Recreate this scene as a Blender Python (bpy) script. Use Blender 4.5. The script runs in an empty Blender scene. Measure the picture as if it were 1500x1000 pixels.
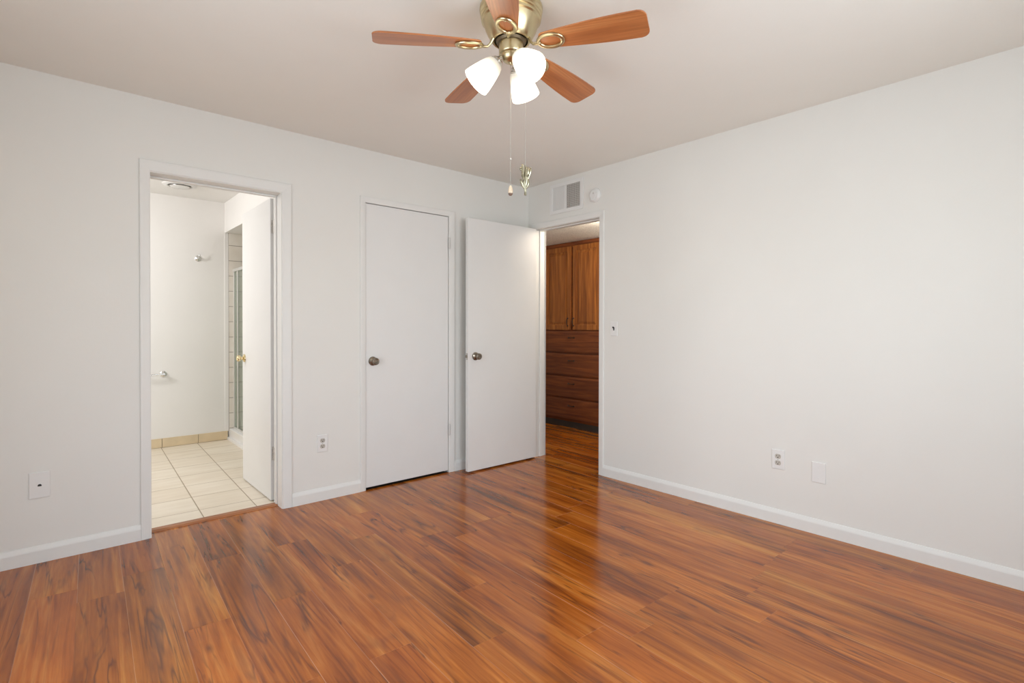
import bpy, bmesh, math, random
from mathutils import Vector, Matrix

S = bpy.context.scene
COL = S.collection
PI = math.pi

# ------------------------------------------------------------------ camera
CAM_Z = 1.18321
cam_d = bpy.data.cameras.new('camera')
cam_d.sensor_width = 36.0
cam_d.lens = 36.0 * 766.97 / 1500.0
cam_d.shift_y = -(500 - 483.915) / 1500.0
cam_d.clip_start = 0.02
cam_d.clip_end = 100
cam = bpy.data.objects.new('camera', cam_d)
COL.objects.link(cam)
_yaw, _roll, _pitch = 0.850272, 0.00173681, -0.0090783
_F = Vector((math.cos(_yaw) * math.cos(_pitch), math.sin(_yaw) * math.cos(_pitch), math.sin(_pitch)))
_R0 = Vector((math.sin(_yaw), -math.cos(_yaw), 0))
_U0 = _R0.cross(_F)
_R = _R0 * math.cos(_roll) + _U0 * math.sin(_roll)
_U = _U0 * math.cos(_roll) - _R0 * math.sin(_roll)
cam.matrix_world = Matrix(((_R.x, _U.x, -_F.x, 0), (_R.y, _U.y, -_F.y, 0), (_R.z, _U.z, -_F.z, CAM_Z), (0, 0, 0, 1)))
S.camera = cam

# ------------------------------------------------------------------ world and light
W = bpy.data.worlds.new('world'); S.world = W; W.use_nodes = True
_nt = W.node_tree
_bg = _nt.nodes['Background']
_sky = _nt.nodes.new('ShaderNodeTexSky'); _sky.sky_type = 'NISHITA'
_sky.sun_disc = False; _sky.sun_elevation = math.radians(40); _sky.sun_rotation = math.radians(120)
_nt.links.new(_sky.outputs[0], _bg.inputs[0]); _bg.inputs[1].default_value = 0.25

S.view_settings.view_transform = 'Standard'
S.view_settings.look = 'None'
S.view_settings.exposure = 0.05
S.view_settings.gamma = 1.0
S.view_settings.use_curve_mapping = False


def area(name, loc, aim, w, h, power, col):
    d = bpy.data.lights.new(name, 'AREA'); d.shape = 'RECTANGLE'; d.size = w; d.size_y = h
    d.energy = power; d.color = col
    o = bpy.data.objects.new(name, d); COL.objects.link(o)
    o.location = loc
    o.rotation_euler = (Vector(aim) - Vector(loc)).to_track_quat('-Z', 'Y').to_euler()
    return o


# daylight through the two bedroom windows (behind and beside the photographer)
area('daylight_left_window', (-0.78, 1.35, 1.08), (3.2, 1.35, 1.25), 1.7, 2.0, 50, (0.86, 0.93, 1.0))
area('daylight_front_window', (1.5, -0.78, 1.55), (1.5, 3.5, 1.62), 1.7, 1.25, 61, (0.86, 0.93, 1.0))
# bathroom vanity light and the hallway ceiling light, both outside the view
area('bathroom_vanity_light', (-0.75, 4.9, 2.0), (1.0, 5.2, 1.0), 0.25, 1.0, 29, (1.0, 0.985, 0.985))
area('hallway_ceiling_light', (3.75, 2.85, 2.08), (4.5, 4.05, 1.5), 0.25, 0.25, 15, (1.0, 0.88, 0.72))

# ------------------------------------------------------------------ constants
XB, YA, H = 3.273, 3.510, 2.44
XL, YF = -0.60, -0.60          # left wall and wall behind the camera
YW = 3.665                     # bathroom side of the back wall
XW = 3.385                     # hallway side of the right wall
BX, BY = 1.338, 6.010          # bathroom right wall and far wall
HC = 2.155                     # dropped hallway ceiling
CABX = 4.523


# ------------------------------------------------------------------ materials
class NT:
    def __init__(s, name):
        s.m = bpy.data.materials.new(name); s.m.use_nodes = True
        s.t = s.m.node_tree; s.b = s.t.nodes['Principled BSDF']
        s.out = s.t.nodes['Material Output']

    def n(s, typ, **kw):
        n = s.t.nodes.new(typ)
        for k, v in kw.items():
            if k.startswith('i_'):
                key = k[2:]
                n.inputs[int(key) if key.isdigit() else key].default_value = v
            else:
                setattr(n, k, v)
        return n

    def l(s, a, b):
        s.t.links.new(a, b)

    def math(s, op, a, b=None, clamp=False):
        n = s.t.nodes.new('ShaderNodeMath'); n.operation = op; n.use_clamp = clamp
        for i, v in enumerate((a, b)):
            if v is None: continue
            if isinstance(v, (int, float)): n.inputs[i].default_value = v
            else: s.l(v, n.inputs[i])
        return n.outputs[0]

    def ramp(s, fac, stops):
        r = s.t.nodes.new('ShaderNodeValToRGB'); e = r.color_ramp.elements
        while len(e) < len(stops): e.new(0.5)
        for i, (p, c) in enumerate(stops):
            e[i].position = p; e[i].color = (c[0], c[1], c[2], 1)
        s.l(fac, r.inputs[0]); return r.outputs[0]

    def mix(s, fac, a, b, mode='MIX'):
        n = s.t.nodes.new('ShaderNodeMix'); n.data_type = 'RGBA'; n.blend_type = mode
        for i, v in ((0, fac), (6, a), (7, b)):
            if isinstance(v, (int, float)): n.inputs[i].default_value = v
            elif isinstance(v, tuple): n.inputs[i].default_value = (v[0], v[1], v[2], 1)
            else: s.l(v, n.inputs[i])
        return n.outputs[2]

    def bump(s, h, strength, dist=0.001):
        b = s.t.nodes.new('ShaderNodeBump'); b.inputs['Strength'].default_value = strength
        b.inputs['Distance'].default_value = dist
        s.l(h, b.inputs['Height']); s.l(b.outputs[0], s.b.inputs['Normal'])


def srgb(r, g, b):
    f = lambda c: (c / 255 / 12.92) if c <= 10 else ((c / 255 + 0.055) / 1.055) ** 2.4
    return (f(r), f(g), f(b))


def simple(name, col, rough=0.5, metal=0.0, noise=0.0, scale=30, bump=0.0, bscale=200, coat=0.0):
    k = NT(name)
    k.b.inputs['Roughness'].default_value = rough
    k.b.inputs['Metallic'].default_value = metal
    if coat: k.b.inputs['Coat Weight'].default_value = coat; k.b.inputs['Coat Roughness'].default_value = 0.15
    tc = k.n('ShaderNodeTexCoord')
    nz = k.n('ShaderNodeTexNoise'); nz.inputs['Scale'].default_value = scale; nz.inputs['Detail'].default_value = 3
    k.l(tc.outputs['Object'], nz.inputs['Vector'])
    v = noise
    c = k.ramp(nz.outputs[0], [(0.3, tuple(x * (1 - v) for x in col)), (0.7, tuple(min(1, x * (1 + v)) for x in col))])
    k.l(c, k.b.inputs['Base Color'])
    if bump:
        n2 = k.n('ShaderNodeTexNoise'); n2.inputs['Scale'].default_value = bscale; n2.inputs['Detail'].default_value = 2
        k.l(tc.outputs['Object'], n2.inputs['Vector'])
        k.bump(n2.outputs[0], bump, 0.002)
    return k.m


M = {}
M['wall'] = simple('painted_wall', (0.79, 0.775, 0.735), 0.75, noise=0.008, scale=3, bump=0.12, bscale=60)
M['ceil'] = simple('painted_ceiling', (0.87, 0.85, 0.795), 0.85, noise=0.008, scale=3, bump=0.15, bscale=70)
M['trim'] = simple('white_trim_paint', (0.79, 0.78, 0.75), 0.5, noise=0.01, scale=8)
M['door'] = simple('white_door_paint', (0.79, 0.78, 0.76), 0.40, noise=0.008, scale=5, bump=0.05, bscale=40)
M['plate'] = simple('white_plastic_plate', (0.80, 0.79, 0.77), 0.35)
M['bathwall'] = simple('bathroom_paint', (0.86, 0.84, 0.81), 0.55, noise=0.008, scale=3, bump=0.08, bscale=60)
M['popcorn'] = simple('popcorn_ceiling', (0.80, 0.76, 0.70), 0.95, noise=0.22, scale=70, bump=1.0, bscale=110)
M['black'] = simple('black_plastic', (0.02, 0.018, 0.016), 0.4)
M['socket'] = simple('tan_receptacle', (0.52, 0.48, 0.42), 0.4)
M['slot'] = simple('dark_slot', (0.05, 0.04, 0.035), 0.6)
M['chrome'] = simple('chrome', (0.72, 0.72, 0.72), 0.16, 1.0)
M['alu'] = simple('brushed_aluminium', (0.78, 0.78, 0.76), 0.38, 0.75)
M['steel'] = simple('satin_steel', (0.55, 0.53, 0.50), 0.35, 1.0)
M['bronze'] = simple('aged_bronze', (0.26, 0.225, 0.18), 0.28, 1.0, noise=0.25, scale=60)
M['brass'] = simple('antique_brass', (0.62, 0.53, 0.33), 0.30, 1.0, noise=0.05, scale=20)
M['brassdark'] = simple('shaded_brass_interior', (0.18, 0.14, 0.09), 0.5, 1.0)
M['pewter'] = simple('brass_pewter_ornament', (0.42, 0.39, 0.28), 0.30, 1.0, noise=0.4, scale=90)
M['polbrass'] = simple('polished_brass', (0.80, 0.68, 0.42), 0.15, 1.0)
M['hinge'] = simple('painted_hinge', (0.66, 0.645, 0.62), 0.4, noise=0.06, scale=200)
M['oldhinge'] = simple('worn_hinge', (0.60, 0.57, 0.53), 0.4, 0.3, noise=0.35, scale=260)
M['duct'] = simple('vent_duct', (0.22, 0.20, 0.18), 0.8)
M['grille'] = simple('vent_grille', (0.60, 0.57, 0.53), 0.5)
M['fob'] = simple('cream_wood_fob', (0.74, 0.58, 0.42), 0.4, noise=0.1, scale=100)
M['fobtip'] = simple('dark_wood_fob', (0.16, 0.10, 0.07), 0.4)
M['curb'] = simple('white_shower_curb', (0.84, 0.83, 0.81), 0.2)
M['kick'] = simple('dark_kick_and_gap_shade', (0.035, 0.028, 0.022), 0.5, noise=0.2, scale=10)
M['pull'] = simple('dark_pull', (0.06, 0.05, 0.04), 0.35, 0.8)


def wood(name, dark, mid, light, axis, rough, gs=1.0, coat=0.0):
    """straight grained timber, grain along axis, in object space"""
    k = NT(name); tc = k.n('ShaderNodeTexCoord')
    mp = k.n('ShaderNodeMapping')
    sc = [26 * gs, 26 * gs, 26 * gs]; sc[axis] = 1.6 * gs
    mp.inputs['Scale'].default_value = sc
    k.l(tc.outputs['Object'], mp.inputs[0])
    n1 = k.n('ShaderNodeTexNoise'); n1.inputs['Scale'].default_value = 1.0; n1.inputs['Detail'].default_value = 6
    n1.inputs['Distortion'].default_value = 0.8
    k.l(mp.outputs[0], n1.inputs['Vector'])
    mp2 = k.n('ShaderNodeMapping'); sc2 = [220 * gs] * 3; sc2[axis] = 6 * gs; mp2.inputs['Scale'].default_value = sc2
    k.l(tc.outputs['Object'], mp2.inputs[0])
    n2 = k.n('ShaderNodeTexNoise'); n2.inputs['Scale'].default_value = 1.0; n2.inputs['Detail'].default_value = 3
    k.l(mp2.outputs[0], n2.inputs['Vector'])
    c = k.ramp(n1.outputs[0], [(0.30, dark), (0.52, mid), (0.72, light)])
    g = k.ramp(n2.outputs[0], [(0.35, (0.62, 0.58, 0.55)), (0.58, (1, 1, 1))])
    c2 = k.mix(0.45, c, g, 'MULTIPLY')
    k.l(c2, k.b.inputs['Base Color'])
    k.b.inputs['Roughness'].default_value = rough
    if coat: k.b.inputs['Coat Weight'].default_value = coat; k.b.inputs['Coat Roughness'].default_value = 0.2
    return k.m


M['oak'] = wood('dark_oak_vertical', srgb(124, 68, 22), srgb(156, 92, 32), srgb(186, 116, 46), 2, 2.2, coat=0.3)
M['oakh'] = wood('dark_oak_horizontal', srgb(92, 44, 14), srgb(122, 62, 20), srgb(146, 78, 28), 1, 1.6, coat=0.3)
M['blade'] = wood('fan_blade_wood', srgb(160, 94, 52), srgb(186, 116, 66), srgb(204, 140, 88), 0, 0.35, 0.8, coat=0.3)
M['threshold'] = wood('threshold_wood', srgb(130, 74, 40), srgb(170, 108, 66), srgb(190, 132, 88), 0, 0.35)


def floor_material():
    k = NT('laminate_planks')
    uv = k.n('ShaderNodeUVMap'); uv.uv_map = 'grain'
    at = k.n('ShaderNodeAttribute'); at.attribute_name = 'plank_tone'
    sep = k.n('ShaderNodeSeparateColor'); k.l(at.outputs['Color'], sep.inputs[0])
    tone = sep.outputs[0]

    def noise(sx, sy, detail, dist=0.0, rough=0.5):
        mp = k.n('ShaderNodeMapping'); mp.inputs['Scale'].default_value = (sx, sy, 1)
        k.l(uv.outputs[0], mp.inputs[0])
        n = k.n('ShaderNodeTexNoise'); n.inputs['Scale'].default_value = 1; n.inputs['Detail'].default_value = detail
        n.inputs['Distortion'].default_value = dist; n.inputs['Roughness'].default_value = rough
        k.l(mp.outputs[0], n.inputs['Vector']); return n.outputs[0]
    broad = noise(0.7, 7, 3, 1.0)
    mid = noise(1.3, 30, 4, 1.0, 0.55)
    fine = noise(10, 190, 3, 0.4)
    vein = noise(0.8, 11, 3, 1.1, 0.5)
    blot = noise(1.8, 5, 2, 0.6)
    f = k.math('ADD', k.math('MULTIPLY', broad, 0.55), k.math('MULTIPLY', mid, 0.45))
    c = k.ramp(f, [(0.32, srgb(112, 54, 10)), (0.43, srgb(152, 79, 18)), (0.52, srgb(180, 100, 28)), (0.66, srgb(208, 132, 52))])
    g = k.ramp(fine, [(0.35, (0.78, 0.74, 0.72)), (0.6, (1, 1, 1))])
    c = k.mix(0.5, c, g, 'MULTIPLY')
    # thin dark mineral veins where the vein noise crosses its middle
    d = k.math('ABSOLUTE', k.math('SUBTRACT', vein, 0.5))
    vm = k.ramp(d, [(0.0, (1, 1, 1)), (0.030, (0, 0, 0))])
    gate = k.ramp(blot, [(0.42, (0, 0, 0)), (0.58, (1, 1, 1))])
    vfac = k.math('MULTIPLY', vm, gate)
    vfac = k.math('MULTIPLY', vfac, 0.72)
    c = k.mix(vfac, c, srgb(78, 38, 18))
    # soft dark clouds
    cm = k.ramp(noise(2.0, 11, 2, 1.0), [(0.60, (0, 0, 0)), (0.78, (1, 1, 1))])
    c = k.mix(k.math('MULTIPLY', cm, 0.6), c, srgb(96, 48, 26))
    # knots
    mp = k.n('ShaderNodeMapping'); mp.inputs['Scale'].default_value = (1.7, 4.2, 1); k.l(uv.outputs[0], mp.inputs[0])
    vo = k.n('ShaderNodeTexVoronoi'); vo.inputs['Scale'].default_value = 1; vo.inputs['Randomness'].default_value = 1
    k.l(mp.outputs[0], vo.inputs['Vector'])
    kn = k.ramp(vo.outputs['Distance'], [(0.0, (1, 1, 1)), (0.075, (0, 0, 0))])
    c = k.mix(k.math('MULTIPLY', kn, 0.65), c, srgb(60, 30, 20))
    hs = k.n('ShaderNodeHueSaturation'); k.l(c, hs.inputs['Color'])
    k.l(k.math('ADD', 0.86, k.math('MULTIPLY', tone, 0.18)), hs.inputs['Value'])
    k.l(k.math('ADD', 0.4965, k.math('MULTIPLY', sep.outputs[1], 0.007)), hs.inputs['Hue'])
    hs.inputs['Saturation'].default_value = 1.0
    c = k.mix(k.math('MULTIPLY', sep.outputs[2], 0.33), hs.outputs[0], srgb(222, 168, 124))  # worn pale plank edges, with bevel highlights painted into the colour
    k.l(c, k.b.inputs['Base Color'])
    k.l(k.math('ADD', 0.13, k.math('MULTIPLY', mid, 0.10)), k.b.inputs['Roughness'])
    k.b.inputs['Specular IOR Level'].default_value = 0.5
    k.bump(fine, 0.05, 0.0004)
    return k.m


M['floor'] = floor_material()


def brick_material(name, c1, c2, mortar, w, h, ms, off=0.0, mode='uv', rough=0.3, rot=0.0, loc=(0, 0, 0)):
    k = NT(name); tc = k.n('ShaderNodeTexCoord')
    mp = k.n('ShaderNodeMapping')
    if mode == 'xz': mp.inputs['Rotation'].default_value = (-PI / 2, 0, 0)
    elif mode == 'yz': mp.inputs['Rotation'].default_value = (-PI / 2, 0, -PI / 2)
    mp.vector_type = 'POINT'
    k.l(tc.outputs['Object'], mp.inputs[0])
    src = mp.outputs[0]
    if mode == 'yz':
        sx = k.n('ShaderNodeSeparateXYZ'); cx = k.n('ShaderNodeCombineXYZ')
        k.l(tc.outputs['Object'], sx.inputs[0]); k.l(sx.outputs[1], cx.inputs[0]); k.l(sx.outputs[2], cx.inputs[1]); src = cx.outputs[0]
    if mode == 'xz':
        sx = k.n('ShaderNodeSeparateXYZ'); cx = k.n('ShaderNodeCombineXYZ')
        k.l(tc.outputs['Object'], sx.inputs[0]); k.l(sx.outputs[0], cx.inputs[0]); k.l(sx.outputs[2], cx.inputs[1]); src = cx.outputs[0]
    mp3 = k.n('ShaderNodeMapping'); mp3.inputs['Location'].default_value = loc; mp3.inputs['Rotation'].default_value = (0, 0, rot)
    k.l(src, mp3.inputs[0])
    br = k.n('ShaderNodeTexBrick'); br.offset = off; br.squash = 1.0
    br.inputs['Scale'].default_value = 1.0; br.inputs['Brick Width'].default_value = w; br.inputs['Row Height'].default_value = h
    br.inputs['Mortar Size'].default_value = ms; br.inputs['Mortar Smooth'].default_value = 0.1
    br.inputs['Color1'].default_value = (*c1, 1); br.inputs['Color2'].default_value = (*c2, 1); br.inputs['Mortar'].default_value = (*mortar, 1)
    k.l(mp3.outputs[0], br.inputs['Vector'])
    nz = k.n('ShaderNodeTexNoise'); nz.inputs['Scale'].default_value = 7; nz.inputs['Detail'].default_value = 4
    k.l(tc.outputs['Object'], nz.inputs['Vector'])
    v = k.ramp(nz.outputs[0], [(0.3, (0.93, 0.91, 0.88)), (0.65, (1, 1, 1))])
    c = k.mix(1.0, br.outputs['Color'], v, 'MULTIPLY')
    k.l(c, k.b.inputs['Base Color']); k.b.inputs['Roughness'].default_value = rough
    inv = k.math('SUBTRACT', 1.0, br.outputs['Fac'])
    k.bump(inv, 0.5, 0.002)
    return k.m


M['wtile'] = brick_material('shower_wall_tile', (0.78, 0.73, 0.66), (0.80, 0.76, 0.69), (0.30, 0.26, 0.22), 0.1575, 0.1575, 0.0028, mode='xz', loc=(0.0475, 0.040, 0), rough=0.2)
M['wtiley'] = brick_material('shower_side_tile', (0.78, 0.73, 0.66), (0.80, 0.76, 0.69), (0.30, 0.26, 0.22), 0.1575, 0.1575, 0.0028, mode='yz', loc=(0, 0.040, 0), rough=0.2)


def glass_mat(name, tint, refl=0.12):
    k = NT(name)
    t = k.t
    tr = t.nodes.new('ShaderNodeBsdfTransparent'); tr.inputs[0].default_value = (*tint, 1)
    gl = t.nodes.new('ShaderNodeBsdfGlossy'); gl.inputs[0].default_value = (1, 1, 1, 1); gl.inputs['Roughness'].default_value = 0.03
    lw = t.nodes.new('ShaderNodeLayerWeight'); lw.inputs[0].default_value = 0.25
    mx = t.nodes.new('ShaderNodeMixShader')
    f = k.math('ADD', k.math('MULTIPLY', lw.outputs['Fresnel'], 0.35), refl * 0.3, True)
    k.l(f, mx.inputs[0]); k.l(tr.outputs[0], mx.inputs[1]); k.l(gl.outputs[0], mx.inputs[2]); k.l(mx.outputs[0], k.out.inputs[0])
    return k.m


M['showerglass'] = glass_mat('shower_glass', (0.90, 0.94, 0.91))
M['winglass'] = glass_mat('window_glass', (0.98, 0.99, 0.99))


def emis(name, col, e, base=(0.9, 0.88, 0.84), rough=0.3):
    k = NT(name)
    k.b.inputs['Base Color'].default_value = (*base, 1)
    k.b.inputs['Roughness'].default_value = rough
    k.b.inputs['Emission Color'].default_value = (*col, 1)
    k.b.inputs['Emission Strength'].default_value = e
    return k


_k = emis('lit_frosted_glass', (1.0, 0.88, 0.68), 3.2, base=(0.66, 0.65, 0.61))
# the bulb lights the lower, wider end of the frosted shade more than its neck
_at = _k.n('ShaderNodeAttribute'); _at.attribute_name = 'glow'
_k.l(_k.math('ADD', 0.22, _k.math('MULTIPLY', _k.math('POWER', _at.outputs['Fac'], 2.0), 3.8)), _k.b.inputs['Emission Strength'])
M['shade'] = _k.m
M['bulb'] = emis('lit_bulb', (1.0, 0.87, 0.68), 70.0).m

# ------------------------------------------------------------------ geometry helpers


class G:
    """collects shapes and links them as one mesh object"""

    def __init__(s):
        s.bm = bmesh.new()

    def box(s, x0, x1, y0, y1, z0, z1, bev=0.0, seg=2):
        x0, x1 = min(x0, x1), max(x0, x1); y0, y1 = min(y0, y1), max(y0, y1); z0, z1 = min(z0, z1), max(z0, z1)
        b = bmesh.new()
        bmesh.ops.create_cube(b, size=1)
        for v in b.verts:
            v.co = Vector(((x0 + x1) / 2 + v.co.x * (x1 - x0), (y0 + y1) / 2 + v.co.y * (y1 - y0), (z0 + z1) / 2 + v.co.z * (z1 - z0)))
        if bev:
            bmesh.ops.bevel(b, geom=list(b.edges), offset=min(bev, 0.45 * min(x1 - x0, y1 - y0, z1 - z0)), segments=seg, profile=0.5, affect='EDGES')
        s.add(b); return s

    def add(s, b, mat=None):
        if mat is not None: b.transform(mat)
        me = bpy.data.meshes.new('tmp'); b.to_mesh(me); b.free(); s.bm.from_mesh(me); bpy.data.meshes.remove(me)

    def lathe(s, prof, mat=None, seg=40, cap=True):
        """prof: list of (r, z) revolved about local z"""
        b = bmesh.new(); rings = []
        for r, z in prof:
            if r < 1e-6: rings.append([b.verts.new((0, 0, z))])
            else: rings.append([b.verts.new((r * math.cos(2 * PI * i / seg), r * math.sin(2 * PI * i / seg), z)) for i in range(seg)])
        for a, c in zip(rings, rings[1:]):
            for i in range(seg):
                j = (i + 1) % seg
                if len(a) == 1 and len(c) == 1: continue
                if len(a) == 1: b.faces.new((a[0], c[j], c[i]))
                elif len(c) == 1: b.faces.new((a[i], a[j], c[0]))
                else: b.faces.new((a[i], a[j], c[j], c[i]))
        if cap:
            for r in (rings[0], rings[-1]):
                if len(r) > 1: b.faces.new(r)
        bmesh.ops.recalc_face_normals(b, faces=list(b.faces))
        s.add(b, mat); return s

    def tube(s, pts, rad, seg=12, closed=False, flat=1.0):
        pts = [Vector(p) for p in pts]; n = len(pts)
        b = bmesh.new(); rings = []
        up = None
        for i, p in enumerate(pts):
            if closed: t = (pts[(i + 1) % n] - pts[i - 1]).normalized()
            else: t = (pts[min(i + 1, n - 1)] - pts[max(i - 1, 0)]).normalized()
            if up is None:
                up = Vector((0, 0, 1)) if abs(t.z) < 0.9 else Vector((1, 0, 0))
            a = t.cross(up).normalized(); c = a.cross(t).normalized(); up = c
            r = rad[i] if isinstance(rad, (list, tuple)) else rad
            rings.append([b.verts.new(p + a * (r * math.cos(2 * PI * k / seg)) + c * (r * flat * math.sin(2 * PI * k / seg))) for k in range(seg)])
        m = n if closed else n - 1
        for i in range(m):
            A_, B_ = rings[i], rings[(i + 1) % n]
            for k in range(seg):
                j = (k + 1) % seg
                b.faces.new((A_[k], A_[j], B_[j], B_[k]))
        if not closed:
            b.faces.new(rings[0]); b.faces.new(rings[-1])
        bmesh.ops.recalc_face_normals(b, faces=list(b.faces))
        s.add(b); return s

    def prism(s, outline, h0, h1, mat=None, bev=0.0):
        """outline (x, y) extruded in z"""
        b = bmesh.new()
        lo = [b.verts.new((x, y, h0)) for x, y in outline]; hi = [b.verts.new((x, y, h1)) for x, y in outline]
        b.faces.new(lo[::-1]); b.faces.new(hi)
        n = len(outline)
        for i in range(n): b.faces.new((lo[i], lo[(i + 1) % n], hi[(i + 1) % n], hi[i]))
        if bev:
            es = [e for e in b.edges if abs(e.verts[0].co.z - e.verts[1].co.z) < 1e-7]
            bmesh.ops.bevel(b, geom=es, offset=bev, segments=2, profile=0.5, affect='EDGES')
        bmesh.ops.recalc_face_normals(b, faces=list(b.faces))
        s.add(b, mat); return s

    def sphere(s, c, r, seg=16, sc=(1, 1, 1), rot=None):
        b = bmesh.new(); bmesh.ops.create_uvsphere(b, u_segments=seg, v_segments=max(6, seg // 2), radius=r)
        m = Matrix.Translation(c) @ (rot.to_4x4() if rot else Matrix.Identity(4)) @ Matrix.Diagonal((*sc, 1))
        s.add(b, m); return s

    def build(s, name, mat, parent=None, smooth=False, origin=None):
        me = bpy.data.meshes.new(name)
        if parent is not None:
            s.bm.transform(Matrix.Translation(-parent_loc(parent)))
        elif origin is not None:
            s.bm.transform(Matrix.Translation(-Vector(origin)))
        s.bm.to_mesh(me); s.bm.free()
        me.materials.append(M[mat] if isinstance(mat, str) else mat)
        o = bpy.data.objects.new(name, me); COL.objects.link(o)
        if smooth:
            for p in me.polygons: p.use_smooth = True
            try:
                md = o.modifiers.new('wn', 'EDGE_SPLIT'); md.split_angle = math.radians(35)
            except Exception: pass
        if parent is not None: o.parent = parent
        elif origin is not None: o.location = origin
        return o


WORLD_LOC = {}


def parent_loc(p):
    v = Vector(p.location)
    while p.parent: p = p.parent; v += Vector(p.location)
    return v


def tag(o, label=None, cat=None, group=None, kind=None):
    if label: o['label'] = label
    if cat: o['category'] = cat
    if group: o['group'] = group
    if kind: o['kind'] = kind
    return o


def thing(name, label, cat, loc, group=None):
    o = bpy.data.objects.new(name, None); COL.objects.link(o); o.location = loc; o.empty_display_size = 0.05
    return tag(o, label, cat, group)


def struct(o, label=None, cat=None):
    o['kind'] = 'structure'
    if label: o['label'] = label
    if cat: o['category'] = cat
    return o


def frame_to(loc, zdir, xdir=None):
    """matrix whose local +z points along zdir"""
    z = Vector(zdir).normalized()
    x = Vector(xdir) if xdir else (Vector((0, 0, 1)).cross(z) if abs(z.z) < 0.95 else Vector((1, 0, 0)))
    x = (x - z * x.dot(z)).normalized(); y = z.cross(x)
    return Matrix(((x.x, y.x, z.x, loc[0]), (x.y, y.y, z.y, loc[1]), (x.z, y.z, z.z, loc[2]), (0, 0, 0, 1)))


# ================================================================== STRUCTURE
# --- bedroom and hallway plank floor: real planks with eased edges in one floor mesh
PL_ANG = math.radians(2.5)
Ud = Vector((math.cos(PL_ANG), -math.sin(PL_ANG))); Vd = Vector((math.sin(PL_ANG), math.cos(PL_ANG)))


def clip_poly(poly, rect):
    x0, x1, y0, y1 = rect

    def cl(p, ax, val, keep_less):
        out = []
        for i in range(len(p)):
            a, b = p[i], p[(i + 1) % len(p)]
            ia = (a[ax] <= val) if keep_less else (a[ax] >= val); ib = (b[ax] <= val) if keep_less else (b[ax] >= val)
            if ia: out.append(a)
            if ia != ib:
                t = (val - a[ax]) / (b[ax] - a[ax]); out.append((a[0] + t * (b[0] - a[0]), a[1] + t * (b[1] - a[1])))
        return out
    for ax, val, kl in ((0, x0, False), (0, x1, True), (1, y0, False), (1, y1, True)):
        if not poly: return []
        poly = cl(poly, ax, val, kl)
    return poly


def make_floor():
    rnd = random.Random(7)
    rects = [(XL, XB + 0.0, YF, YA), (0.405, 1.108, YA, 3.592), (1.683, 2.402, YA, 3.514), (XB, XW, 2.663, 3.402), (XW, 4.56, 1.20, 4.60)]
    bm = bmesh.new(); uvl = bm.loops.layers.uv.new('grain'); cl = bm.loops.layers.color.new('plank_tone')
    w = 0.1635; base = 0.1100; Lp = 1.215
    known = {1: 2.36, 2: 2.99, 3: 2.375, 4: 1.75, 5: 2.53, 6: 2.80, 7: 1.95, 8: 2.59, 11: 1.36, 10: 1.36, 12: 1.00, 14: 1.20, 16: 1.24}
    E_ = 0.0019; DEP = 0.0007
    for i in range(-12, 34):
        u0 = base + i * w; u1 = u0 + w
        off = known.get(i, rnd.uniform(0, Lp))
        j0 = int((-2 - off) / Lp) - 1; j1 = int((6 - off) / Lp) + 1
        for j in range(j0, j1 + 1):
            v0 = off + j * Lp; v1 = v0 + Lp
            tone = (rnd.random(), rnd.random(), 0.0, 1); ou, ov = rnd.uniform(0, 50), rnd.uniform(0, 50); wear_glint = rnd.choice((0.3, 0.7, 1.0))
            for ri, rect in enumerate(rects):
                # top
                def P2(u, v): q = Ud * u + Vd * v; return (q.x, q.y)

                def face(quad_uv, zs, edge=0.0):
                    poly = [P2(*q) for q in quad_uv]
                    cp = clip_poly(poly, rect)
                    if len(cp) < 3: return
                    n = len(cp)
                    ar = sum(cp[k][0] * cp[(k + 1) % n][1] - cp[(k + 1) % n][0] * cp[k][1] for k in range(n))
                    if abs(ar) < 1e-8: return
                    vs = []
                    for (x, y) in cp:
                        p = Vector((x, y)); u = p.dot(Ud); v = p.dot(Vd)
                        vs.append(bm.verts.new((x, y, zs(u, v))))
                    try: f = bm.faces.new(vs)
                    except Exception: return
                    if f.normal.z < 0: f.normal_flip()
                    f.normal_update()
                    if f.normal.z < 0: f.normal_flip()
                    for lp in f.loops:
                        p = Vector((lp.vert.co.x, lp.vert.co.y)); u = p.dot(Ud); v = p.dot(Vd)
                        lp[uvl].uv = (v - v0 + ov, u - u0 + ou); lp[cl] = (tone[0], tone[1], edge, 1)
                a, b_, c, d = u0 + E_, u1 - E_, v0 + E_, v1 - E_
                zf = lambda u, v: -DEP * max(0, min(1, max((a - u) / E_, (u - b_) / E_, (c - v) / E_, (v - d) / E_)))
                face([(a, c), (b_, c), (b_, d), (a, d)], zf)
                face([(u0, v0), (a, c), (a, d), (u0, v1)], zf, wear_glint)
                face([(b_, c), (u1, v0), (u1, v1), (b_, d)], zf, wear_glint)
                face([(u0, v0), (u1, v0), (b_, c), (a, c)], zf, 0.5)
                face([(a, d), (b_, d), (u1, v1), (u0, v1)], zf, 0.5)
    me = bpy.data.meshes.new('floor'); bm.to_mesh(me); bm.free(); me.materials.append(M['floor'])
    o = bpy.data.objects.new('floor', me); COL.objects.link(o)
    return struct(o, 'glossy reddish brown laminate plank floor of the bedroom and hallway')


make_floor()
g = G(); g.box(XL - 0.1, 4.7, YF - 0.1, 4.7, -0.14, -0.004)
struct(g.build('floor_base', 'kick'))  # dark base left bare under the closet door, painting in its gap shadow

# bathroom tile floor, laid 2.1 degrees off square
TA = math.radians(2.13)


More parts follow.
